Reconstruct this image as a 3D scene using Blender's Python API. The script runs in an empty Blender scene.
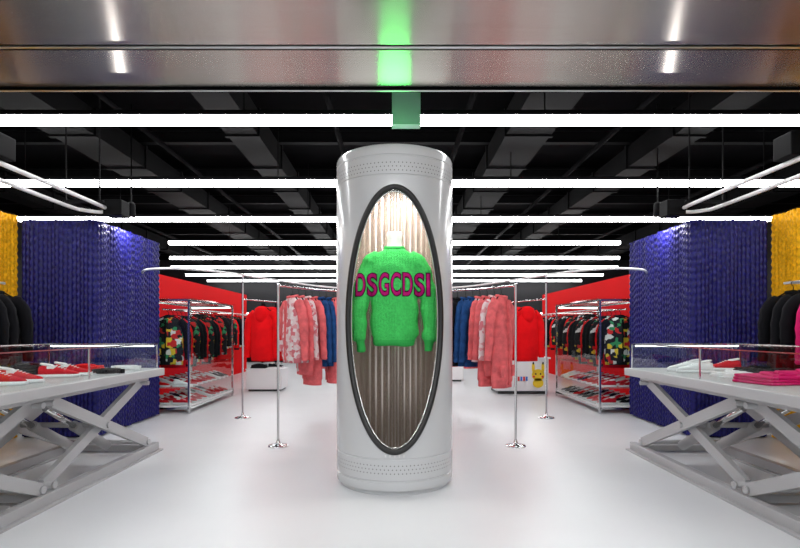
import bpy, bmesh, math, random
import numpy as np
from mathutils import Vector, Matrix
from mathutils.bvhtree import BVHTree
random.seed(4)
scene=bpy.context.scene
try:
    scene.view_settings.view_transform='Standard'
    scene.view_settings.look='None'
except Exception: pass
COL=scene.collection
pi=math.pi

# ------------------------------------------------------------ materials
def newmat(name):
    m=bpy.data.materials.new(name); m.use_nodes=True
    return m,m.node_tree,m.node_tree.nodes['Principled BSDF']
def mat(name,c,r=0.5,metal=0.0,spec=0.5,noise=0.0,nscale=8.0,bump=0.0,bscale=60.0,coat=0.0,sheen=0.0):
    m,nt,b=newmat(name)
    b.inputs['Base Color'].default_value=(*c,1); b.inputs['Roughness'].default_value=r
    b.inputs['Metallic'].default_value=metal; b.inputs['Specular IOR Level'].default_value=spec
    b.inputs['Coat Weight'].default_value=coat
    b.inputs['Sheen Weight'].default_value=sheen
    tc=nt.nodes.new('ShaderNodeTexCoord')
    if noise>0:
        n=nt.nodes.new('ShaderNodeTexNoise'); n.inputs['Scale'].default_value=nscale; n.inputs['Detail'].default_value=4
        nt.links.new(tc.outputs['Object'],n.inputs['Vector'])
        cr=nt.nodes.new('ShaderNodeValToRGB')
        cr.color_ramp.elements[0].position=.3; cr.color_ramp.elements[1].position=.7
        cr.color_ramp.elements[0].color=(*[max(0,x*(1-noise)) for x in c],1)
        cr.color_ramp.elements[1].color=(*[min(1,x*(1+noise)) for x in c],1)
        nt.links.new(n.outputs['Fac'],cr.inputs['Fac']); nt.links.new(cr.outputs['Color'],b.inputs['Base Color'])
    if bump>0:
        n=nt.nodes.new('ShaderNodeTexNoise'); n.inputs['Scale'].default_value=bscale
        nt.links.new(tc.outputs['Object'],n.inputs['Vector'])
        bp=nt.nodes.new('ShaderNodeBump'); bp.inputs['Strength'].default_value=bump; bp.inputs['Distance'].default_value=.01
        nt.links.new(n.outputs['Fac'],bp.inputs['Height']); nt.links.new(bp.outputs['Normal'],b.inputs['Normal'])
    return m
def emis(name,c,s):
    m,nt,b=newmat(name)
    b.inputs['Base Color'].default_value=(*c,1)
    b.inputs['Emission Color'].default_value=(*c,1); b.inputs['Emission Strength'].default_value=s
    return m
def glassmat(name,tint=(.96,.985,.98)):
    m=bpy.data.materials.new(name); m.use_nodes=True; nt=m.node_tree; nt.nodes.clear()
    o=nt.nodes.new('ShaderNodeOutputMaterial'); mx=nt.nodes.new('ShaderNodeMixShader')
    t=nt.nodes.new('ShaderNodeBsdfTransparent'); t.inputs['Color'].default_value=(*tint,1)
    g=nt.nodes.new('ShaderNodeBsdfGlossy'); g.inputs['Roughness'].default_value=.02
    f=nt.nodes.new('ShaderNodeLayerWeight'); f.inputs['Blend'].default_value=.5
    p=nt.nodes.new('ShaderNodeMath'); p.operation='POWER'; p.inputs[1].default_value=5
    q=nt.nodes.new('ShaderNodeMath'); q.operation='MULTIPLY_ADD'; q.inputs[1].default_value=.45; q.inputs[2].default_value=.035
    nt.links.new(f.outputs['Facing'],p.inputs[0]); nt.links.new(p.outputs[0],q.inputs[0])
    nt.links.new(q.outputs[0],mx.inputs[0]); nt.links.new(t.outputs[0],mx.inputs[1]); nt.links.new(g.outputs[0],mx.inputs[2])
    nt.links.new(mx.outputs[0],o.inputs['Surface']); return m
def patchy(name,base,cols,scale=7.0,amount=.5,metric='CHEBYCHEV'):
    m,nt,b=newmat(name); b.inputs['Roughness'].default_value=.8; b.inputs['Specular IOR Level'].default_value=.25
    tc=nt.nodes.new('ShaderNodeTexCoord')
    v=nt.nodes.new('ShaderNodeTexVoronoi'); v.inputs['Scale'].default_value=scale; v.distance=metric
    nt.links.new(tc.outputs['Object'],v.inputs['Vector'])
    sep=nt.nodes.new('ShaderNodeSeparateColor'); nt.links.new(v.outputs['Color'],sep.inputs[0])
    cr=nt.nodes.new('ShaderNodeValToRGB'); cr.color_ramp.interpolation='CONSTANT'
    e=cr.color_ramp.elements; e[0].color=(*base,1); e[0].position=0
    e[1].position=1-amount; e[1].color=(*cols[0],1)
    for i,c in enumerate(cols[1:]):
        k=e.new(1-amount+amount*(i+1)/len(cols)); k.color=(*c,1)
    nt.links.new(sep.outputs[0],cr.inputs[0]); nt.links.new(cr.outputs[0],b.inputs['Base Color']); return m

M={}
M['floor']=mat('epoxy_floor',(.71,.725,.745),.3,noise=.02,nscale=1.5,spec=.38)
M['black']=mat('black_paint',(.003,.003,.0035),.7,spec=.1)
M['ceil']=mat('ceiling_black',(.0015,.0015,.002),.9,noise=.5,nscale=2,spec=.03)
M['duct']=mat('duct_black',(.0022,.0022,.0026),.7,spec=.06)
M['wall']=mat('dark_wall',(.012,.012,.014),.6,spec=.3)
M['white']=mat('white_lacquer',(.80,.80,.81),.3)
M['shell']=mat('column_paint',(.53,.54,.55),.22,coat=.35)
M['greyp']=mat('light_grey_powdercoat',(.44,.44,.45),.4)
M['greyd']=mat('bracket_grey',(.30,.29,.38),.5)
M['chrome']=mat('chrome',(.75,.75,.76),.15,metal=1)
M['steel']=mat('satin_steel',(.62,.62,.61),.3,metal=1)
M['dark']=mat('dark_rubber',(.010,.010,.010),.35)
M['tube']=mat('white_tube',(.8,.8,.81),.3)
M['red']=mat('red_wall',(.66,.004,.006),.8,spec=.08)
M['purple']=mat('royal_blue_beads',(.007,.0065,.115),.4,spec=.28,noise=.6,nscale=40,bump=.3)
M['yellow']=mat('yellow_beads',(.82,.40,.004),.5,spec=.15,noise=.25,nscale=30,bump=.3)
M['pleat']=mat('champagne_pleat',(.66,.59,.54),.27,metal=.85)
M['green']=mat('green_knit',(.055,.50,.105),.9,noise=.14,nscale=60,bump=.9,bscale=130,spec=.15)
M['greenrib']=mat('green_rib',(.04,.42,.085),.9,bump=.8,bscale=200,spec=.15)
M['letter2']=mat('letter_maroon',(.05,.003,.028),.9,spec=.1)
M['letter']=mat('letter_magenta',(.36,.008,.13),.9,spec=.1)
M['mann']=mat('mannequin_white',(.85,.85,.84),.35)
M['glass']=glassmat('clear_glass')
M['led']=emis('led_diffuser',(.985,.99,1.0),20)
M['ledsoft']=emis('led_trim',(1.0,.99,.97),5)
M['cred']=mat('red_cotton',(.68,.005,.008),.9,noise=.1,spec=.1)
M['cdenim']=mat('blue_denim',(.015,.06,.19),.9,noise=.35,nscale=12,spec=.1)
M['cblack']=mat('black_cloth',(.006,.006,.008),.9,spec=.15)
M['cpink']=mat('pink_knit',(.68,.13,.14),.9,noise=.22,nscale=14,spec=.1)
M['cwhite']=patchy('white_pink_pattern',(.70,.56,.57),[(.66,.30,.32),(.60,.16,.19),(.72,.66,.66)],26,.6,'EUCLIDEAN')
M['cmag']=mat('magenta_cloth',(.60,.01,.13),.85,spec=.15)
M['cpatch']=patchy('patch_jacket',(.010,.010,.012),[(.7,.5,.03),(.65,.65,.65),(.55,.02,.02),(.03,.25,.1)],15,.42)
M['cpatch2']=patchy('patch_jacket_two',(.012,.012,.014),[(.65,.65,.65),(.55,.015,.015)],16,.34)
M['shoe_r']=patchy('red_shoe',(.60,.01,.02),[(.75,.75,.75),(.02,.02,.02)],14,.35)
M['yel']=mat('sticker_yellow',(.9,.62,.02),.5)
M['redp']=mat('sticker_red',(.7,.015,.02),.5)
M['blu']=mat('sticker_blue',(.03,.15,.6),.5)
def brushed():
    m,nt,b=newmat('brushed_stainless')
    b.inputs['Metallic'].default_value=1; b.inputs['Roughness'].default_value=.27
    b.inputs['Anisotropic'].default_value=.985
    cv=nt.nodes.new('ShaderNodeCombineXYZ'); cv.inputs[1].default_value=1.0
    nt.links.new(cv.outputs[0],b.inputs['Tangent'])
    tc=nt.nodes.new('ShaderNodeTexCoord'); mp=nt.nodes.new('ShaderNodeMapping'); mp.inputs['Scale'].default_value=(.6,45,45)
    nt.links.new(tc.outputs['Object'],mp.inputs[0])
    n=nt.nodes.new('ShaderNodeTexNoise'); n.inputs['Scale'].default_value=2; n.inputs['Detail'].default_value=5; nt.links.new(mp.outputs[0],n.inputs[0])
    cr=nt.nodes.new('ShaderNodeValToRGB'); cr.color_ramp.elements[0].color=(.56,.50,.45,1); cr.color_ramp.elements[1].color=(.66,.62,.57,1)
    nt.links.new(n.outputs[0],cr.inputs[0]); nt.links.new(cr.outputs[0],b.inputs['Base Color'])
    return m
M['brushed']=brushed()

# ------------------------------------------------------------ mesh helpers
def addobj(name,me,parent=None,smooth=False,mats=()):
    for mm in mats: me.materials.append(mm)
    if smooth: me.polygons.foreach_set('use_smooth',[True]*len(me.polygons))
    ob=bpy.data.objects.new(name,me); COL.objects.link(ob)
    if parent is not None:
        ob.parent=parent; ob.matrix_parent_inverse=Matrix.Translation(-parent.location)
    return ob
def empty(name,loc=(0,0,0)):
    e=bpy.data.objects.new(name,None); e.location=loc; e.empty_display_size=.1; COL.objects.link(e); return e
def bm2me(bm,name):
    bmesh.ops.recalc_face_normals(bm,faces=bm.faces[:])
    me=bpy.data.meshes.new(name); bm.to_mesh(me); bm.free(); return me
def bbox(bm,x0,x1,y0,y1,z0,z1,bev=0,mi=0):
    x0,x1=sorted((x0,x1))
    vs=[bm.verts.new((x,y,z)) for x in (x0,x1) for y in (y0,y1) for z in (z0,z1)]
    fs=[]
    for idx in ((0,1,3,2),(4,6,7,5),(0,4,5,1),(2,3,7,6),(0,2,6,4),(1,5,7,3)):
        f=bm.faces.new([vs[i] for i in idx]); f.material_index=mi; fs.append(f)
    if bev>0:
        es=list({e for f in fs for e in f.edges})
        r=bmesh.ops.bevel(bm,geom=es,offset=bev,segments=2,affect='EDGES',profile=.5)
        for f in r['faces']: f.material_index=mi
def box(name,x0,x1,y0,y1,z0,z1,m,parent=None,bev=0):
    y0,y1=sorted((y0,y1))
    bm=bmesh.new(); bbox(bm,x0,x1,y0,y1,z0,z1,bev)
    return addobj(name,bm2me(bm,name),parent,mats=[m])
def sweep(bm,pts,rad,seg=10,cyclic=False,mi=0,cap=True,squash=(1,1)):
    pts=[Vector(p) for p in pts]; n=len(pts)
    rads=rad if isinstance(rad,(list,tuple)) else [rad]*n
    rings=[]; prev=None
    for i,p in enumerate(pts):
        if cyclic: t=pts[(i+1)%n]-pts[i-1]
        else: t=pts[min(i+1,n-1)]-pts[max(i-1,0)]
        t.normalize()
        if prev is None:
            up=Vector((0,0,1)) if abs(t.z)<.9 else Vector((0,1,0))
            nrm=(up-t*up.dot(t)).normalized()
        else: nrm=(prev-t*prev.dot(t)).normalized()
        prev=nrm; bn=t.cross(nrm)
        rings.append([bm.verts.new(p+(nrm*math.cos(a)*squash[0]+bn*math.sin(a)*squash[1])*rads[i]) for a in [2*pi*k/seg for k in range(seg)]])
    m=n if cyclic else n-1
    for i in range(m):
        a=rings[i]; b=rings[(i+1)%n]
        for k in range(seg):
            f=bm.faces.new((a[k],a[(k+1)%seg],b[(k+1)%seg],b[k])); f.material_index=mi; f.smooth=True
    if not cyclic and cap:
        for r in (rings[0],rings[-1]):
            f=bm.faces.new(r); f.material_index=mi
def tube(name,pts,rad,m,parent=None,seg=10,cyclic=False):
    bm=bmesh.new(); sweep(bm,pts,rad,seg,cyclic)
    return addobj(name,bm2me(bm,name),parent,mats=[m])
def lathe(bm,prof,cx,cy,seg=32,mi=0):
    rings=[]
    for r,z in prof:
        if r<1e-5: rings.append([bm.verts.new((cx,cy,z))])
        else: rings.append([bm.verts.new((cx+r*math.cos(2*pi*k/seg),cy+r*math.sin(2*pi*k/seg),z)) for k in range(seg)])
    for a,b in zip(rings,rings[1:]):
        for k in range(seg):
            k2=(k+1)%seg
            if len(a)==1 and len(b)==1: continue
            if len(a)==1: f=bm.faces.new((a[0],b[k],b[k2]))
            elif len(b)==1: f=bm.faces.new((a[k],a[k2],b[0]))
            else: f=bm.faces.new((a[k],a[k2],b[k2],b[k]))
            f.material_index=mi; f.smooth=True
def beam(bm,p,q,w,h,mi=0):
    p=Vector(p);q=Vector(q);t=(q-p).normalized(); s=Vector((1,0,0)); n=t.cross(s).normalized()
    vs=[]
    for c in (p,q):
        for a,b in ((-1,-1),(1,-1),(1,1),(-1,1)):
            vs.append(bm.verts.new(c+s*a*w/2+n*b*h/2))
    for idx in ((0,1,2,3),(7,6,5,4),(0,4,5,1),(1,5,6,2),(2,6,7,3),(3,7,4,0)):
        f=bm.faces.new([vs[i] for i in idx]); f.material_index=mi
def smoothpath(ctrl,n=10,cyclic=False):
    P=[Vector(c) for c in ctrl]; out=[]; N=len(P)
    rng=range(N if cyclic else N-1)
    for i in rng:
        if cyclic: p0,p1,p2,p3=P[i-1],P[i],P[(i+1)%N],P[(i+2)%N]
        else: p0,p1,p2,p3=P[max(i-1,0)],P[i],P[i+1],P[min(i+2,N-1)]
        for k in range(n):
            t=k/n
            out.append(.5*((2*p1)+(-p0+p2)*t+(2*p0-5*p1+4*p2-p3)*t*t+(-p0+3*p1-3*p2+p3)*t**3))
    if not cyclic: out.append(P[-1])
    return out

# ------------------------------------------------------------ room shell
box('floor',-9,9,-5,20.2,-.1,0,M['floor'])
box('ceiling',-9,9,-5,20.2,3.9,4.0,M['ceil'])
box('wall_back',-9,9,20,20.2,0,3.9,M['wall'])
box('wall_left',-9,-8.8,-5,20,0,3.9,M['wall'])
box('wall_right',8.8,9,-5,20,0,3.9,M['wall'])

hd=empty('entrance_header',(0,3.1,2.95))
box('soffit_panel_front',-8,8,3.335,3.83,2.95,2.99,M['brushed'],hd)
box('soffit_panel_rear',-8,8,1.9,3.27,2.95,2.99,M['brushed'],hd)
box('seam_channel',-8,8,3.27,3.335,2.975,3.0,M['dark'],hd)
tube('seam_trim',[(-8,3.30,2.952),(8,3.30,2.952)],.012,M['steel'],hd,8)
box('rear_lip',-8,8,3.83,3.87,2.925,3.35,M['duct'],hd)
tube('rear_edge_trim',[(-8,3.84,2.925),(8,3.84,2.925)],.008,M['steel'],hd,8)
box('header_core',-8,8,1.9,3.83,3.0,3.35,M['duct'],hd)

def ducts():
    for i,x in enumerate((-6.3,-3.6,-1.7,1.5,3.3,6.2)):
        w=.5 if i%2 else .35
        bm=bmesh.new(); bbox(bm,x-w/2,x+w/2,4.1,19.6,3.38,3.38+.28)
        y=4.75
        while y<19.5:
            bbox(bm,x-w/2-.02,x+w/2+.02,y,y+.05,3.36,3.68); y+=1.2
        y=5.0
        while y<19.5:
            bbox(bm,x-.02,x+.02,y,y+.02,3.64,3.9); y+=2.4
        addobj('air_duct',bm2me(bm,'air_duct'),mats=[M['duct']])
    for k in range(9):
        y=5.4+k*1.7
        bm=bmesh.new()
        bbox(bm,-8.7,8.7,y,y+.1,3.70,3.72); bbox(bm,-8.7,8.7,y,y+.1,3.86,3.88); bbox(bm,-8.7,8.7,y+.045,y+.055,3.70,3.9)
        addobj('ceiling_joist',bm2me(bm,'ceiling_joist'),mats=[M['duct']])
    for x in (-5,-2.6,-.6,.7,2.3,4.6):
        tube('conduit_pipe',[(x,4.0,3.28),(x,19.5,3.28)],.028,M['duct'])
ducts()

def led(y,x0,x1,z=3.0):
    e=empty('linear_light',((x0+x1)/2,y,z))
    box('diffuser',x0,x1,y-.04,y+.04,z-.035,z+.03,M['led'],e)
    bm=bmesh.new(); bbox(bm,x0-.01,x1+.01,y-.045,y+.045,z+.031,z+.07)
    for sx in (-1,1):
        for k in (.23,.73):
            x=(x0+x1)/2+sx*(x1-x0)/2*k; bbox(bm,x-.005,x+.005,y-.005,y+.005,z+.07,3.9)
    addobj('housing',bm2me(bm,'housing'),e,mats=[M['black']])
for y,a in ((4.57,5.6),(6.53,6.2),(8.65,6.1),(11.0,4.65),(13.3,5.6),(15.3,6.4),(17.4,6.8),(19.4,6.8)):
    led(y,-a,a)
for y in (1.2,0.0,-1.4,-3.2): led(y,-6,6,3.3)  # out-of-view rows, added to brighten the entrance floor

# ------------------------------------------------------------ bead curtains
def bead_curtain(name,p0,p1,z0,z1,m,flip=1):
    p0=Vector((*p0,0)); p1=Vector((*p1,0)); L=(p1-p0).length; t=(p1-p0)/L; n=Vector((t.y,-t.x,0))*flip
    per=.045; ns=int(L/per); nu=ns*6+1; dz=.02; nv=int((z1-z0)/dz)+1
    u=np.arange(nu)/6.0*per*(L/(ns*per)); s=np.floor(np.arange(nu)/6.0)
    v=z0+np.arange(nv)*(z1-z0)/(nv-1)
    ph=np.sin(s*12.9898)*43.7; ph=ph-np.floor(ph)
    U,V=np.meshgrid(u,v); PH,_=np.meshgrid(ph,v)
    env=np.abs(np.sin(pi*(np.arange(nu)/6.0)))
    E,_=np.meshgrid(env,v)
    off=E*(.018+.009*np.sin(2*pi*V/.08+PH*6.28))+.010*(1+np.sin(2*pi*U/.31+.25*np.sin(V*2)))+.008*PH
    X=p0.x+t.x*U+n.x*off; Y=p0.y+t.y*U+n.y*off
    co=np.stack([X,Y,V],-1).reshape(-1,3)
    idx=np.arange(nu*nv).reshape(nv,nu)
    f=np.stack([idx[:-1,:-1],idx[:-1,1:],idx[1:,1:],idx[1:,:-1]],-1).reshape(-1,4)
    me=bpy.data.meshes.new(name); me.from_pydata(co.tolist(),[],f.tolist()); me.update()
    return addobj(name,me,smooth=True,mats=[m])
for s in (-1,1):
    sd='left' if s<0 else 'right'
    box('wall_pier_'+sd,s*3.36,s*4.15,5.97,7.5,0,2.4,M['black'])
    bead_curtain('bead_curtain',(s*3.31,5.93),(s*4.14,5.93),.02,2.42,M['purple'],1 if s>0 else -1)
    bead_curtain('bead_curtain',(s*3.33,5.93),(s*3.33,7.5),.02,2.42,M['purple'],-1 if s>0 else 1)
    box('wall_shopfront_'+sd,s*4.22,s*4.32,2.7,5.95,0,2.45,M['yellow'])
    bead_curtain('bead_curtain',(s*4.2,2.7),(s*4.2,5.9),.02,2.46,M['yellow'],-1 if s>0 else 1)
    box('wall_red_'+sd,s*4.3,s*4.42,8.2,15.5,0,2.22,M['red'])
    box('wall_red_return_'+sd,s*4.42,s*6.6,15.3,15.5,0,2.22,M['red'])

# ------------------------------------------------------------ display column
CX,CY,R=0.0,4.29,.463
col=empty('display_column',(CX,CY,0))
def temp(bm):
    me=bm2me(bm,'tmp'); o=bpy.data.objects.new('tmp',me); COL.objects.link(o); return o
def column_shell():
    bm=bmesh.new()
    prof=[(0,0),(R-.03,0),(R-.03,.03),(R-.004,.035),(R,.045),(R,.10),(R-.006,.104),(R-.006,.110),(R,.114),
          (R,.262),(R-.005,.265),(R-.005,.271),(R,.274),(R,2.315),(R-.005,2.318),(R-.005,2.324),(R,2.327),(R,2.455),(R-.006,2.459),(R-.006,2.466),(R,2.47),
          (R,2.51),(R-.006,2.53),(R-.02,2.545),(R-.04,2.55),(0,2.55)]
    lathe(bm,prof,CX,CY,160)
    o=temp(bm)
    bm=bmesh.new(); lathe(bm,[(0,.12),(.425,.12),(.425,2.44),(0,2.44)],CX,CY,96); c1=temp(bm)
    bm=bmesh.new(); N=128; a=.345; b=.952; zc=1.275
    r1=[bm.verts.new((CX+a*math.cos(2*pi*k/N),CY-.7,zc+b*math.sin(2*pi*k/N))) for k in range(N)]
    r2=[bm.verts.new((v.co.x,CY-.12,v.co.z)) for v in r1]
    for k in range(N): bm.faces.new((r1[k],r1[(k+1)%N],r2[(k+1)%N],r2[k]))
    bm.faces.new(r1); bm.faces.new(r2); c2=temp(bm)
    for c in (c1,c2):
        md=o.modifiers.new('b','BOOLEAN'); md.operation='DIFFERENCE'; md.solver='EXACT'; md.object=c
    dg=bpy.context.evaluated_depsgraph_get(); dg.update()
    me=bpy.data.meshes.new_from_object(o.evaluated_get(dg))
    for x in (o,c1,c2): bpy.data.objects.remove(x)
    me.name='shell'
    me.materials.clear()
    ob=addobj('shell',me,col,mats=[M['shell']])
    me.polygons.foreach_set('use_smooth',[True]*len(me.polygons))
    try: me.set_sharp_from_angle(angle=math.radians(28))
    except Exception: pass
column_shell()
def oval(a,b,rr,N=120):
    pts=[]
    for k in range(N):
        t=2*pi*k/N; x=a*math.cos(t); z=1.275+b*math.sin(t)
        pts.append((CX+x,CY-math.sqrt(rr*rr-x*x),z))
    return pts
tube('oval_frame',oval(.345,.952,R+.002),.022,M['dark'],col,12,True)
tube('oval_inner_trim',oval(.322,.927,R-.012),.006,M['chrome'],col,8,True)
bm=bmesh.new()
for z in (2.350,2.378,2.406,.165,.193,.221):
    n=100
    for k in range(n):
        a=2*pi*(k+.5*(int(round(z*1000/28))%2))/n
        c=Vector((CX+(R+.0005)*math.cos(a),CY+(R+.0005)*math.sin(a),z)); u=Vector((-math.sin(a),math.cos(a),0)); w=Vector((0,0,1)); o=Vector((math.cos(a),math.sin(a),0))
        vs=[bm.verts.new(c+(u*math.cos(q)+w*math.sin(q))*.0048+o*.0015) for q in [2*pi*j/6 for j in range(6)]]
        bm.faces.new(vs)
addobj('perforation_studs',bm2me(bm,'perforation_studs'),col,mats=[mat('stud_grey',(.13,.13,.13),.5)])
def pleats():
    th0,th1=math.radians(-38),math.radians(218); n=32; k=n*4
    co=[];f=[]
    for j in range(k+1):
        tri=(0,.9,1,.1)[j%4]
        r=.415-.030*tri; a=th0+(th1-th0)*j/k
        co.append((CX+r*math.cos(a),CY+r*math.sin(a),.125)); co.append((CX+r*math.cos(a),CY+r*math.sin(a),2.435))
    for j in range(k): f.append((2*j,2*j+1,2*j+3,2*j+2))
    me=bpy.data.meshes.new('pleated_lining'); me.from_pydata(co,[],f); me.update()
    addobj('pleated_lining',me,col,mats=[M['pleat']])
pleats()
bm=bmesh.new(); lathe(bm,[(0,2.425),(.16,2.425),(.16,2.438)],CX,CY-.12,32)
addobj('display_downlight',bm2me(bm,'display_downlight'),col,mats=[emis('downlight_disc',(1,.97,.93),48)])
bm=bmesh.new()
for i in range(5): bbox(bm,-.07+i*.033,-.058+i*.033,CY-R-.0022,CY-R+.03,.295-.01,.295+.008)
addobj('badge_letters',bm2me(bm,'badge_letters'),col,mats=[M['steel']])
jb=box('ceiling_junction_box',-.02,.21,4.30,4.40,2.86,3.35,M['greyd'])
for x in (.03,.16): tube('hanger_rod',[(x,4.35,3.34),(x,4.35,3.9)],.008,M['duct'],jb)

# ------------------------------------------------------------ mannequin + sweater
MY=4.20
mn=empty('mannequin_bust',(0,MY,1.1))
bm=bmesh.new()
def ering(bm,rx,ry,z,cx=0,cy=0,seg=32,rip=0,ph=0,nr=7):
    return [bm.verts.new((cx+rx*math.cos(a)*(1+rip*math.sin(nr*a+ph)),cy+ry*math.sin(a)*(1+rip*2*math.sin(nr*a+ph)),z)) for a in [2*pi*k/seg for k in range(seg)]]
def loft(bm,rings,mi=0,capb=True,capt=True):
    for a,b in zip(rings,rings[1:]):
        n=len(a)
        for k in range(n):
            f=bm.faces.new((a[k],a[(k+1)%n],b[(k+1)%n],b[k])); f.smooth=True; f.material_index=mi
    if capb: f=bm.faces.new(rings[0]); f.material_index=mi
    if capt: f=bm.faces.new(rings[-1]); f.material_index=mi
rs=[]
for rx,ry,z in ((.10,.07,1.14),(.125,.085,1.2),(.12,.08,1.35),(.14,.095,1.55),(.15,.09,1.70),(.12,.075,1.78),(.075,.06,1.825),(.060,.055,1.86),(.055,.053,1.91),(.062,.059,1.955),(.057,.055,1.967),(.02,.02,1.97)):
    rs.append(ering(bm,rx,ry,z,0,MY))
loft(bm,rs)
addobj('torso',bm2me(bm,'torso'),mn,mats=[M['mann']])
tube('wall_bracket',[(0,MY+.05,1.5),(0,CY+.375,1.5)],.015,M['chrome'],mn)
def sweater():
    bm=bmesh.new()
    prof=[(.155,.115,1.075),(.165,.13,1.10),(.168,.132,1.135),(.188,.142,1.165),(.190,.142,1.28),(.186,.138,1.45),(.19,.135,1.6),(.190,.128,1.69),(.172,.112,1.76),(.132,.095,1.805),(.085,.078,1.83),(.075,.072,1.85)]
    loft(bm,[ering(bm,rx,ry,z,0,MY,40,.02,z*3,6) for rx,ry,z in prof])
    for s in (-1,1):
        pts=smoothpath([(s*.12,MY,1.765),(s*.185,MY,1.725),(s*.240,MY-.01,1.58),(s*.272,MY-.03,1.40),(s*.282,MY-.04,1.24),(s*.270,MY-.045,1.12)],5)
        n=len(pts); rd=[.062+.014*math.sin(pi*min(1,i/(n-1)*1.0))-.010*(i/(n-1))+.003*math.sin(i*1.7) for i in range(n)]
        sweep(bm,pts,rd,20)
        sweep(bm,[(s*.270,MY-.045,1.14),(s*.266,MY-.046,1.10),(s*.262,MY-.046,1.03)],[.044,.036,.034],20)
    o=temp(bm)
    md=o.modifiers.new('r','REMESH'); md.mode='VOXEL'; md.voxel_size=.008
    ms=o.modifiers.new('s','SMOOTH'); ms.iterations=5; ms.factor=.5
    dg=bpy.context.evaluated_depsgraph_get(); dg.update()
    me=bpy.data.meshes.new_from_object(o.evaluated_get(dg)); bpy.data.objects.remove(o); me.name='knit_sweater'
    me.materials.clear()
    for v in me.vertices:
        c=v.co
        d=.0055*math.sin(c.z*34+abs(c.x)*22+1.5*math.sin(c.x*9))*(1 if c.z<1.72 else .3)+.0014*math.sin(c.x*300)
        v.co=c+v.normal*d
    e=empty('knit_sweater',(0,MY,1.05))
    body=addobj('body',me,e,True,[M['green'],M['greenrib']])
    for p in me.polygons:
        if p.center.z<1.125: p.material_index=1
    bm=bmesh.new(); sweep(bm,[(.070*math.cos(a),MY+.066*math.sin(a),1.845-.012*math.sin(-a)) for a in [2*pi*k/32 for k in range(32)]],.016,12,True)
    addobj('collar',bm2me(bm,'collar'),e,mats=[M['greenrib']])
    bv=BVHTree.FromPolygons([v.co.copy() for v in me.vertices],[tuple(p.vertices) for p in me.polygons])
    def letters(nm,grow,off,m,eps):
        bm=bmesh.new()
        txt='DSGCDSI'; cw=.091; W=cw*len(txt)
        for i,ch in enumerate(txt):
            cu=bpy.data.curves.new('t','FONT'); cu.body=ch; cu.size=.2; cu.offset=off
            o=bpy.data.objects.new('t',cu); COL.objects.link(o)
            dg=bpy.context.evaluated_depsgraph_get(); dg.update()
            tm=bpy.data.meshes.new_from_object(o.evaluated_get(dg)); bpy.data.objects.remove(o)
            n0=len(bm.verts); bm.from_mesh(tm); bm.verts.ensure_lookup_table()
            vs=bm.verts[n0:]
            xs=[v.co.x for v in vs]; ys=[v.co.y for v in vs]; x0,x1=min(xs),max(xs); y0,y1=min(ys),max(ys)
            wl=(.070 if ch!='I' else .024)+grow*2; hl=.172+grow*2
            cx=-W/2+cw*(i+.5)-(.022 if ch=='I' else 0)+.01
            for v in vs: v.co=Vector((cx+((v.co.x-x0)/(x1-x0)-.5)*wl,0,1.55+((v.co.y-y0)/(y1-y0)-.5)*hl))
        bmesh.ops.triangulate(bm,faces=bm.faces[:])
        for _ in range(3):
            es=[q for q in bm.edges if q.calc_length()>.012]
            bmesh.ops.subdivide_edges(bm,edges=es,cuts=1); bmesh.ops.triangulate(bm,faces=bm.faces[:])
        dele=[]
        for v in bm.verts:
            h=bv.ray_cast(Vector((v.co.x,MY-1,v.co.z)),Vector((0,1,0)))
            if h[0] is None: dele.append(v)
            else: v.co.y=h[0].y-eps
        bmesh.ops.delete(bm,geom=dele,context='VERTS')
        addobj(nm,bm2me(bm,nm),e,True,[m])
    letters('lettering_outline',.008,.010,M['letter2'],.004)
    letters('lettering',0,.002,M['letter'],.0075)
sweater()

# ------------------------------------------------------------ garments
GM={}
def garment_mesh(kind,body,sleeve,seed,hood=False,length=.72,sl=.58,w=.23):
    r=random.Random(seed); bm=bmesh.new(); ph=r.random()*6
    prof=[(0.055,.045,-.01),(.085,.055,-.03),(w*.72,.06,-.06),(w*.93,.065,-.10),(w,.075,-.17),(w*.98,.08,-.32),(w,.085,-.5*length-.05),(w*1.02,.09,-length+.07),(w*.97,.08,-length+.05),(w*.96,.082,-length)]
    loft(bm,[ering(bm,a,b,z,0,0,28,.03 if z<-.15 else .005,ph+z*2,5) for a,b,z in prof],0)
    for s in (-1,1):
        k=.03+.03*r.random()
        pts=smoothpath([(s*w*.72,0,-.10),(s*(w+.02),0,-.16),(s*(w+.055),.01,-.32),(s*(w+.05),.02,-.32-(sl-.3)*.5),(s*(w+.03+k*.5),.03,-sl-.02),(s*(w+.03+k*.5),.032,-sl-.07)],4)
        n=len(pts); sweep(bm,pts,[.07-.028*i/(n-1)+.004*math.sin(i*2.1+ph) for i in range(n)],14,mi=1,squash=(1,.75))
    sweep(bm,[(.062*math.cos(a),.05*math.sin(a),-.012+.01*math.sin(a)) for a in [2*pi*k/20 for k in range(20)]],.015,8,True,mi=1)
    bbox(bm,-.008,.008,-.098,-.07,-length+.03,-.06,mi=1)
    if hood:
        loft(bm,[ering(bm,a,b,z,0,.05,20) for a,b,z in ((.05,.03,-.22),(.095,.05,-.16),(.11,.06,-.09),(.09,.05,-.02),(.04,.03,.005))],0)
    for s in (-1,1): bbox(bm,s*.12-.05,s*.12+.05,-.095,-.08,-length+.12,-length+.24,.004,mi=0)
    sweep(bm,smoothpath([(-w*.7,0,-.055),(0,0,.012),(w*.7,0,-.055)],4),.007,6,mi=2)
    sweep(bm,smoothpath([(0,0,.012),(0,0,.05),(-.018,0,.065),(-.02,0,.085),(0,0,.098),(.02,0,.085)],4),.0035,6,mi=2)
    me=bm2me(bm,kind); me.materials.append(body); me.materials.append(sleeve); me.materials.append(M['black']); return me
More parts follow.
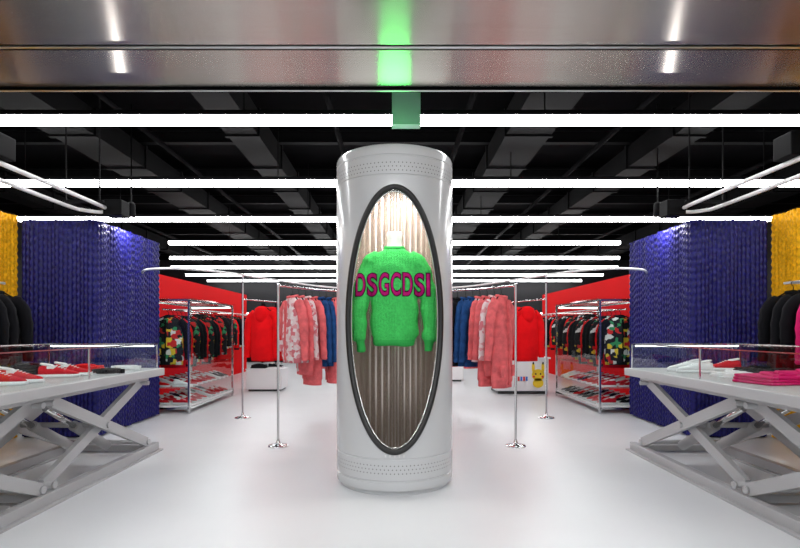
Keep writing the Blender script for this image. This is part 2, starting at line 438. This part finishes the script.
def G(kind,body,sleeve,seed,**k):
    key=(kind,body.name,sleeve.name,seed)
    if key not in GM: GM[key]=garment_mesh(kind,body,sleeve,seed,**k)
    return GM[key]
def hang(name,me,x,y,z,rot):
    o=bpy.data.objects.new(name,me); COL.objects.link(o); o.location=(x,y,z-.09); o.rotation_euler=(0,0,rot); return o

g_pink=G('pink_sweater',M['cpink'],M['cpink'],1,length=.98,sl=.62,w=.17)
g_pinkb=G('pink_sweater_b',M['cpink'],M['cwhite'],11,length=.86,sl=.62,w=.17)
g_wpat=G('patterned_sweater',M['cwhite'],M['cpink'],2,length=.72,sl=.62,w=.17)
g_denim=G('denim_jacket',M['cdenim'],M['cdenim'],3,length=.78,sl=.66,w=.17)
g_red=G('red_hoodie',M['cred'],M['cred'],4,hood=True,length=.78,sl=.66,w=.19)
g_black=G('black_jacket',M['cblack'],M['cblack'],5,length=.78,sl=.6)
g_patch=G('patched_jacket',M['cpatch'],M['cblack'],6,length=.72,sl=.58)
g_patch2=G('patched_jacket_b',M['cpatch2'],M['cpatch'],7,length=.72,sl=.58)
g_mag=G('magenta_jacket',M['cmag'],M['cmag'],8,length=.75,sl=.6)

rail=empty('garment_rail',(0,5.9,0))
zB=1.66
railpts=smoothpath([(-1.2,5.5,zB),(-.98,5.92,zB),(-.62,6.28,zB),(0,6.45,zB),(.62,6.28,zB),(.98,5.92,zB),(1.25,5.5,zB)],8)
tube('rail_bar',railpts,.012,M['chrome'],rail,10)
def stanchion(x,y,h,par,r=.105):
    bm=bmesh.new(); lathe(bm,[(0,0),(r,0),(r,.008),(r*.9,.016),(r*.35,.024),(.022,.035),(.016,.06),(.013,.08),(.013,h),(.018,h+.004),(.018,h+.02),(0,h+.024)],x,y,28)
    addobj('stanchion',bm2me(bm,'stanchion'),par,mats=[M['chrome']])
stanchion(-1.2,5.5,zB,rail); stanchion(1.25,5.5,zB,rail); 
stanchion(0,6.45,zB,rail)
def along(pts,fr):
    L=[0]
    for a,b in zip(pts,pts[1:]): L.append(L[-1]+(b-a).length)
    d=fr*L[-1]
    for i in range(len(L)-1):
        if L[i+1]>=d:
            k=(d-L[i])/(L[i+1]-L[i]); p=pts[i].lerp(pts[i+1],k); t=(pts[i+1]-pts[i]).normalized(); return p,t
    return pts[-1],(pts[-1]-pts[-2]).normalized()
seqL=[('patterned_sweater',g_wpat,.075),('patterned_sweater',g_wpat,.108),('pink_sweater',g_pinkb,.141),('pink_sweater',g_pink,.172),('denim_jacket',g_denim,.205),('denim_jacket',g_denim,.236),('pink_sweater',g_pink,.268),('patterned_sweater',g_wpat,.30),('pink_sweater',g_pink,.34),('red_hoodie',g_red,.38)]
seqR=[('pink_sweater',g_pink,.065),('pink_sweater',g_pinkb,.098),('pink_sweater',g_pink,.131),('patterned_sweater',g_wpat,.164),('denim_jacket',g_denim,.197),('denim_jacket',g_denim,.23),('black_jacket',g_black,.265),('denim_jacket',g_denim,.30),('patterned_sweater',g_wpat,.34),('red_hoodie',g_red,.38)]
for (nm,me,f),(nm2,me2,f2) in zip(seqL,seqR):
    p,t=along(railpts,f); a=math.atan2(t.y,t.x)-pi/2
    hang(nm,me,p.x,p.y,zB,a-.4+random.uniform(-.08,.08))
    p,t=along(railpts,1-f2); a=math.atan2(t.y,t.x)+pi/2
    hang(nm2,me2,p.x,p.y,zB,a+.4+random.uniform(-.08,.08))
for s in (-1,1):
    e=empty('garment_rail',(s*2.0,7.3,0)); zA=1.95
    pts=smoothpath([(s*3.29,6.95,zA),(s*3.05,6.6,zA),(s*2.65,6.5,zA),(s*2.3,6.8,zA),(s*2.07,7.27,zA),(s*1.75,8.1,zA),(s*1.3,9.1,zA),(s*.7,9.8,zA)],8)
    tube('rail_bar',pts,.014,M['tube'],e,10)
    stanchion(s*2.07,7.27,zA,e,.11); stanchion(s*.7,9.8,zA,e,.11)
    z2=1.62
    low=[p-Vector((0,0,zA-z2)) for p in pts if p.y>7.2]
    tube('hanging_bar',low,.010,M['chrome'],e,8)
    for i,(nm,me) in enumerate([('red_hoodie',g_red),('red_hoodie',g_red),('red_hoodie',g_red),('black_jacket',g_black),('patterned_sweater',g_wpat),('denim_jacket',g_denim),('pink_sweater',g_pink),('red_hoodie',g_red),('pink_sweater',g_pink)]):
        p,t=along(low,.16+.085*i)
        hang(nm,me,p.x,p.y,z2,math.atan2(t.y,t.x)+pi/2)

# ------------------------------------------------------------ racks
def straight_rack(x,y0,y1,z,items,wall_x):
    e=empty('garment_rack',(x,(y0+y1)/2,z))
    tube('bar',[(x,y0,z),(x,y1,z)],.012,M['tube'],e)
    for y in (y0+.05,y1-.05): tube('arm',[(x,y,z),(wall_x,y,z)],.01,M['tube'],e)
    n=len(items)
    for i,(nm,me) in enumerate(items):
        hang(nm,me,x,y0+(y1-y0)*(i+.7)/(n+.4),z,random.uniform(-.1,.1))
straight_rack(-3.84,4.0,5.25,1.66,[('black_jacket',g_black),('magenta_jacket',g_mag),('black_jacket',g_black),('black_jacket',g_black),('black_jacket',g_black),('black_jacket',g_black),('black_jacket',g_black)],-4.16)
straight_rack(3.84,4.0,5.25,1.66,[('black_jacket',g_black),('black_jacket',g_black),('magenta_jacket',g_mag),('magenta_jacket',g_mag),('black_jacket',g_black),('black_jacket',g_black),('black_jacket',g_black)],4.16)
for s in (-1,1):
    its=[[('black_jacket',g_black),('patched_jacket',g_patch),('patched_jacket',g_patch2),('red_hoodie',g_red)][i%4] for i in range(16)]
    straight_rack(s*3.91,10.4,14.6,1.6,its,s*4.3)

# ------------------------------------------------------------ shoes
def shoe_mesh(body):
    bm=bmesh.new()
    S=[(-.13,.02,.05),(-.125,.034,.085),(-.10,.038,.095),(-.05,.036,.10),(-.01,.036,.088),(.04,.042,.068),(.09,.045,.052),(.125,.036,.042),(.145,.015,.03)]
    rings=[]
    for x,hw,h in S:
        ring=[]
        for k in range(14):
            a=2*pi*k/14
            ring.append(bm.verts.new((x,hw*math.cos(a),.022+max(0,(h-.02))*.5*(1+math.sin(a)))))
        rings.append(ring)
    loft(bm,rings,0)
    rings=[]
    for x,hw,_ in S:
        rings.append([bm.verts.new((x*1.04,y,z)) for y,z in ((-hw-.006,0),(hw+.006,0),(hw+.008,.026),(-hw-.008,.026))])
    loft(bm,rings,1)
    sweep(bm,[(-.075+.04*math.cos(a),.028*math.sin(a),.10-.008*math.cos(a)) for a in [2*pi*k/16 for k in range(16)]],.008,6,True,mi=1)
    for i in range(4): bbox(bm,-.015+i*.02,-.007+i*.02,-.022,.022,.088-i*.009,.094-i*.009,mi=1)
    me=bm2me(bm,'sneaker'); me.materials.append(body); me.materials.append(M['white']); return me
SH=[shoe_mesh(M['shoe_r']),shoe_mesh(M['cred']),shoe_mesh(M['cblack']),shoe_mesh(M['white'])]
def shoe(x,y,z,rot,k):
    o=bpy.data.objects.new('sneaker',SH[k]); COL.objects.link(o); o.location=(x,y,z); o.rotation_euler=(0,0,rot); return o

# ------------------------------------------------------------ glass cabinets
for s in (-1,1):
    e=empty('glass_display_cabinet',(s*3.35,8.6,0))
    x0,x1=sorted((s*2.95,s*3.7)); y0,y1,z0,z1=7.65,9.7,.06,1.63
    bm=bmesh.new(); q=.014
    for x in (x0,x1):
        for y in (y0,y1): bbox(bm,x-q,x+q,y-q,y+q,.0,z1)
        for z in (z0+q,z1): bbox(bm,x-q,x+q,y0,y1,z-q,z+q)
    for y in (y0,y1):
        for z in (z0+q,z1): bbox(bm,x0,x1,y-q,y+q,z-q,z+q)
    addobj('frame',bm2me(bm,'frame'),e,mats=[M['chrome']])
    box('base_shelf',x0,x1,y0,y1,z0+.03,z0+.05,M['white'],e)
    box('mid_shelf',x0+.02,x1-.02,y0+.02,y1-.02,.355,.365,M['glass'],e)
    box('upper_shelf',x0+.02,x1-.02,y0+.02,y1-.02,.66,.67,M['glass'],e)
    box('glass_top',x0-.04,x1+.04,y0-.04,y1+.04,z1+.02,z1+.03,M['glass'],e)
    xi=s*2.95
    box('glass_side',xi-.004,xi+.004,y0+.03,y1-.03,z0+.06,z1-.02,M['glass'],e)
    box('glass_front',x0+.03,x1-.03,y0-.004,y0+.004,z0+.06,z1-.02,M['glass'],e)
    box('led_strip',x0+.03,x1-.03,y1-.05,y1-.03,z1-.04,z1-.02,M['ledsoft'],e)
    tube('bar',[(s*3.33,y0,1.5),(s*3.33,y1,1.5)],.011,M['chrome'],e)
    for i in range(11):
        nm,me=[('patched_jacket',g_patch),('red_hoodie',g_red),('patched_jacket',g_patch2),('black_jacket',g_black)][i%4]
        hang(nm,me,s*3.33,y0+.2+i*.165,1.5,random.uniform(-.08,.08))
    for zz in (z0+.051,.366):
        for i in range(9):
            for xx in (3.12,3.45):
                shoe(s*xx,y0+.18+i*.21,zz,pi if s>0 else 0,random.choice([0,1,0,2,3]))

# ------------------------------------------------------------ scissor lift tables
def lift_table(s):
    e=empty('scissor_lift_table',(s*2.8,4.0,0))
    def X(a): return s*a
    xi,xo=2.25,3.40; y0,y1=2.2,5.22; zt=.83
    box('table_top',X(xi),X(xo),y0,y1,.76,zt,M['greyp'],e,.006)
    box('top_subframe',X(xi+.1),X(xo-.1),y0+.15,y1-.12,.72,.759,M['greyp'],e,.004)
    bm=bmesh.new()
    for x in (2.38,3.20):
        bbox(bm,X(x-.03),X(x+.03),2.2,5.32,.012,.085,.004)
        bbox(bm,X(x-.065),X(x+.065),2.18,5.34,0,.014)
    for y in (2.24,3.68,5.26): bbox(bm,X(2.38),X(3.2),y-.035,y+.035,.014,.07,.004)
    addobj('base_frame',bm2me(bm,'base_frame'),e,mats=[M['greyp']])
    bm=bmesh.new(); bs=bmesh.new()
    for ya,yb in ((3.72,5.14),(2.26,3.60)):
        for x in (2.40,3.18): beam(bm,(X(x),yb,.12),(X(x),ya,.70),.04,.085)
        for x in (2.46,3.12): beam(bm,(X(x),yb,.70),(X(x),ya,.12),.04,.085)
        for y,z in ((ya,.69),(yb,.69),(ya,.12),(yb,.12),((ya+yb)/2,.41)):
            sweep(bs,[(X(2.37),y,z),(X(3.21),y,z)],.022,14)
        for x in (2.372,3.208):
            for y,z in ((ya,.12),(yb,.12),((ya+yb)/2,.41)): sweep(bs,[(X(x-.008),y,z),(X(x+.008),y,z)],.026,16)
    addobj('scissor_arms',bm2me(bm,'scissor_arms'),e,mats=[M['greyp']])
    addobj('pivot_shafts',bm2me(bs,'pivot_shafts'),e,mats=[M['greyp']])
    bm=bmesh.new()
    for x in (2.62,2.96):
        sweep(bm,[(X(x),4.85,.15),(X(x),4.35,.42)],.042,16); sweep(bm,[(X(x),4.35,.42),(X(x),4.0,.61)],.024,14,mi=1)
    sweep(bm,[(X(2.79),3.45,.15),(X(2.79),2.95,.42)],.042,16); sweep(bm,[(X(2.79),2.95,.42),(X(2.79),2.6,.61)],.024,14,mi=1)
    addobj('hydraulic_cylinders',bm2me(bm,'hydraulic_cylinders'),e,mats=[M['greyp'],M['chrome']])
    g0,g1,h0,h1=xi+.05,xo-.05,y0+.05,y1-.05; t=.003; zv=1.055
    for nm,a in (('glass_inner',(g0-t,g0+t,h0,h1,zt,zv)),('glass_outer',(g1-t,g1+t,h0,h1,zt,zv)),('glass_end',(g0+t,g1-t,h1-2*t,h1,zt,zv)),('glass_near_end',(g0+t,g1-t,h0,h0+2*t,zt,zv)),('glass_lid',(g0-t,g1+t,h0,h1,zv,zv+.006))):
        box(nm,X(a[0]),X(a[1]),a[2],a[3],a[4],a[5],M['glass'],e)
    bm=bmesh.new()
    for x in (g0,g1):
        for y in (h0,h1-.01,(h0+h1)/2+.3): bbox(bm,X(x-.005),X(x+.005),y,y+.01,zt,zv+.005)
        bbox(bm,X(x-.005),X(x+.005),h0,h1,zv+.006,zv+.014)
    for y in (h0,h1-.005): bbox(bm,X(g0),X(g1),y,y+.008,zv+.006,zv+.014)
    addobj('vitrine_frame',bm2me(bm,'vitrine_frame'),e,mats=[M['chrome']])
    box('vitrine_led',X(g0+.03),X(g1-.03),h1-.03,h1-.015,zv-.015,zv-.002,M['ledsoft'],e)
    return zt
zt=lift_table(-1); lift_table(1)

def folded(name,x,y,z,m,w=.30,d=.24,h=.07,rot=0):
    bm=bmesh.new(); 
    for i in range(3):
        q=h/3; bbox(bm,-w/2+.008*i,w/2-.005*i,-d/2+.004*i,d/2,i*q,i*q+q*.94,q*.42)
    sweep(bm,smoothpath([(-w*.28,-d*.35,h),(-w*.1,d*.2,h+.008),(w*.22,d*.25,h)],5),.018,10,squash=(.6,1.3))
    sweep(bm,[(.05*math.cos(a),-d*.28+.03*math.sin(a),h+.004) for a in [2*pi*k/16 for k in range(16)]],.01,8,True)
    me=bm2me(bm,name); o=addobj(name,me,mats=[m]); o.location=(x,y,z); o.rotation_euler=(0,0,rot)
    for p in me.polygons: p.use_smooth=True
    return o
def belt(x,y,z,m):
    bm=bmesh.new(); pts=[((.03+.0028*k)*math.cos(k*.5),(.03+.0028*k)*math.sin(k*.5),.02) for k in range(34)]
    sweep(bm,pts,.018,6,squash=(1,.12)); bbox(bm,.115,.16,-.07,-.02,.004,.04,.003)
    o=addobj('coiled_belt',bm2me(bm,'coiled_belt'),mats=[m]); o.location=(x,y,z); return o
Z=zt+.001
for i,(x,y,k) in enumerate(((-2.62,3.55,0),(-2.62,3.72,0),(-2.62,4.15,0),(-2.62,4.32,0),(-3.0,3.9,3),(-3.0,4.06,3))): shoe(x,y,Z,.3,k)
folded('folded_sweater',-2.75,4.75,Z,M['cred'],.26,.2,.05,rot=.2); folded('folded_sweater',-3.08,4.5,Z,M['cblack'],rot=.1); folded('folded_sweater',-3.1,3.5,Z,M['white'])
belt(-2.5,4.95,Z,M['white']); belt(-2.9,5.0,Z,M['cblack']); belt(-2.45,4.55,Z,M['cblack'])
folded('folded_sweater',2.65,3.7,Z,M['cmag'],.42,.32,.06,.2); folded('folded_sweater',3.08,3.95,Z,M['cmag'],.36,.3,.06); folded('folded_sweater',2.68,4.2,Z,M['white'],.28,.22,.035,-.1)
folded('folded_sweater',3.08,4.5,Z,M['cblack'],.3,.26,.05)
for x,y,k in ((2.6,4.6,3),(2.6,4.76,3),(3.0,4.85,0)): shoe(x,y,Z,2.8,k)
belt(2.85,5.05,Z,M['cblack'])

# ------------------------------------------------------------ hanging tube loops
for s in (-1,1):
    e=empty('suspended_tube_track',(s*3.25,4.5,2.5)); z=2.5
    pts=smoothpath([(s*3.07,2.6,z),(s*3.07,4.0,z),(s*3.07,5.55,z),(s*3.12,5.78,z),(s*3.245,5.87,z),(s*3.37,5.78,z),(s*3.42,5.55,z),(s*3.42,4.0,z),(s*3.42,2.6,z),(s*3.245,2.45,z)],8,True)
    tube('tube_loop',pts,.02,M['tube'],e,10,True)
    bm=bmesh.new()
    for y in (3.9,5.55):
        bbox(bm,s*3.03,s*3.46,y-.02,y+.02,z+.022,z+.05)
        for x in (3.07,3.42): bbox(bm,s*x-.006,s*x+.006,y-.006,y+.006,z+.05,3.9)
    addobj('suspension_bracket',bm2me(bm,'suspension_bracket'),e,mats=[M['black']])
    box('driver_box',s*2.90,s*3.10,5.66,5.84,z-.08,z+.09,M['black'],e,.01)
    box('power_box',s*2.98,s*3.16,4.0,4.2,z+.02,z+.2,M['black'],e,.01)
def link(name,l,loc,parent,rot=(0,0,0)):
    o=bpy.data.objects.new(name,l); COL.objects.link(o); o.location=loc; o.rotation_euler=rot; o.parent=parent; o.matrix_parent_inverse=Matrix.Translation(-parent.location)
for s in (-1,1):
    xx=s*3.16; e=empty('added_streak_lamp',(xx,6.4,2.62))  # lamps added so the brushed soffit picks up two white streaks
    bm=bmesh.new(); lathe(bm,[(0,2.55),(.04,2.55),(.045,2.56),(.045,2.70),(.03,2.73),(.008,2.74),(.008,3.9),(0,3.9)],xx,6.4,20)
    addobj('streak_lamp_body',bm2me(bm,'streak_lamp_body'),e,mats=[M['black']])
    l=bpy.data.lights.new('streak_bulb','POINT'); l.energy=42; l.color=(1,.98,.95); l.shadow_soft_size=.018
    link('streak_bulb',l,(xx,6.4,2.525),e)
e=empty('added_green_glow',(0,4.10,2.551))  # added light: green glow on the soffit, stands in for the sweater's reflection
bm=bmesh.new(); lathe(bm,[(0,2.551),(.15,2.551),(.15,2.556),(.14,2.56),(.0,2.56)],0,4.10,32)
addobj('added_glow_base',bm2me(bm,'added_glow_base'),e,mats=[M['black']])
l=bpy.data.lights.new('added_glow_panel','AREA'); l.shape='DISK'; l.size=.26; l.energy=3.2; l.color=(.08,1,.16)
link('added_glow_panel',l,(0,4.10,2.565),e,(pi,0,0))

# ------------------------------------------------------------ counters and plinths
cn=empty('cash_counter',(2.4,10.3,0))
CYF=9.95
box('counter_body',1.90,2.88,CYF,CYF+.8,.06,.66,M['white'],cn,.01)
box('kick_plinth',1.94,2.84,CYF+.04,CYF+.76,0,.06,M['dark'],cn)
box('counter_top',1.87,2.91,CYF-.03,CYF+.83,.66,.69,M['white'],cn,.005)
def disc(bm,cx,cz,rx,rz,y,mi,n=24):
    a=[bm.verts.new((cx+rx*math.cos(2*pi*k/n),y,cz+rz*math.sin(2*pi*k/n))) for k in range(n)]
    b=[bm.verts.new((v.co.x,y+.004,v.co.z)) for v in a]
    f=bm.faces.new(a); f.material_index=mi
    for k in range(n):
        f=bm.faces.new((a[k],a[(k+1)%n],b[(k+1)%n],b[k])); f.material_index=mi
bm=bmesh.new(); yy=CYF-.007; c0=2.68
disc(bm,c0,.36,.12,.11,yy,0); disc(bm,c0,.21,.10,.09,yy,0)
disc(bm,c0-.09,.50,.028,.10,yy,0); disc(bm,c0+.09,.50,.028,.10,yy,0)
disc(bm,c0-.09,.58,.016,.026,yy-.004,3); disc(bm,c0+.09,.58,.016,.026,yy-.004,3)
disc(bm,c0-.045,.38,.014,.018,yy-.004,3); disc(bm,c0+.045,.38,.014,.018,yy-.004,3)
disc(bm,c0-.08,.33,.02,.02,yy-.004,1); disc(bm,c0+.08,.33,.02,.02,yy-.004,1)
for i in range(4): bbox(bm,2.30+i*.05,2.335+i*.05,yy,yy+.004,.25,.33,mi=[1,2,1,2][i])
addobj('cartoon_sticker',bm2me(bm,'cartoon_sticker'),cn,mats=[M['yel'],M['redp'],M['blu'],M['dark']])
mo=empty('point_of_sale_monitor',(2.4,10.4,.69))
box('screen',2.25,2.55,10.38,10.40,.80,1.0,M['dark'],mo,.004); box('neck',2.38,2.42,10.40,10.43,.70,.86,M['greyp'],mo); box('foot',2.32,2.48,10.34,10.48,.691,.70,M['greyp'],mo)
for (x0,x1,y,h) in ((-2.9,-2.2,10.4,.42),(-1.5,-.9,12.4,.5),(.9,1.6,12.4,.5)):
    e=empty('display_plinth',((x0+x1)/2,y,0))
    box('plinth_body',x0,x1,y,y+.6,.04,h,M['white'],e,.01); box('plinth_base',x0+.04,x1-.04,y+.04,y+.56,0,.04,M['dark'],e); box('plinth_top',x0-.01,x1+.01,y-.01,y+.61,h,h+.02,M['white'],e,.004)
    folded('folded_sweater',x0+.2,y+.25,h+.021,M['cblack']); shoe(x1-.18,y+.2,h+.021,.4,2); shoe(x1-.18,y+.36,h+.021,.4,2)
for x in (-6,-3.2,-.4,2.4,5.2):
    bm=bmesh.new()
    for a in (x-1.15,x+1.15): bbox(bm,a-.02,a+.02,19.5,19.95,0,2.2)
    for z in (.25,.8,1.35,1.9): bbox(bm,x-1.15,x+1.15,19.5,19.95,z-.015,z+.015)
    e=addobj('shelving_unit',bm2me(bm,'shelving_unit'),mats=[M['duct']])
    box('shelf_led',x-1.1,x+1.1,19.9,19.93,1.80,1.84,M['ledsoft'],e)

# ------------------------------------------------------------ world and camera
w=bpy.data.worlds.new('World'); scene.world=w; w.use_nodes=True
bg=w.node_tree.nodes['Background']; bg.inputs[0].default_value=(.95,.97,1,1); bg.inputs[1].default_value=.5
cam=bpy.data.cameras.new('Camera'); co=bpy.data.objects.new('Camera',cam); COL.objects.link(co)
co.location=(0,0,1.2); co.rotation_euler=(pi/2,0,0)
cam.sensor_width=36; cam.lens=533/800*36; cam.shift_x=.0069; cam.shift_y=.07; cam.clip_start=.05
scene.camera=co
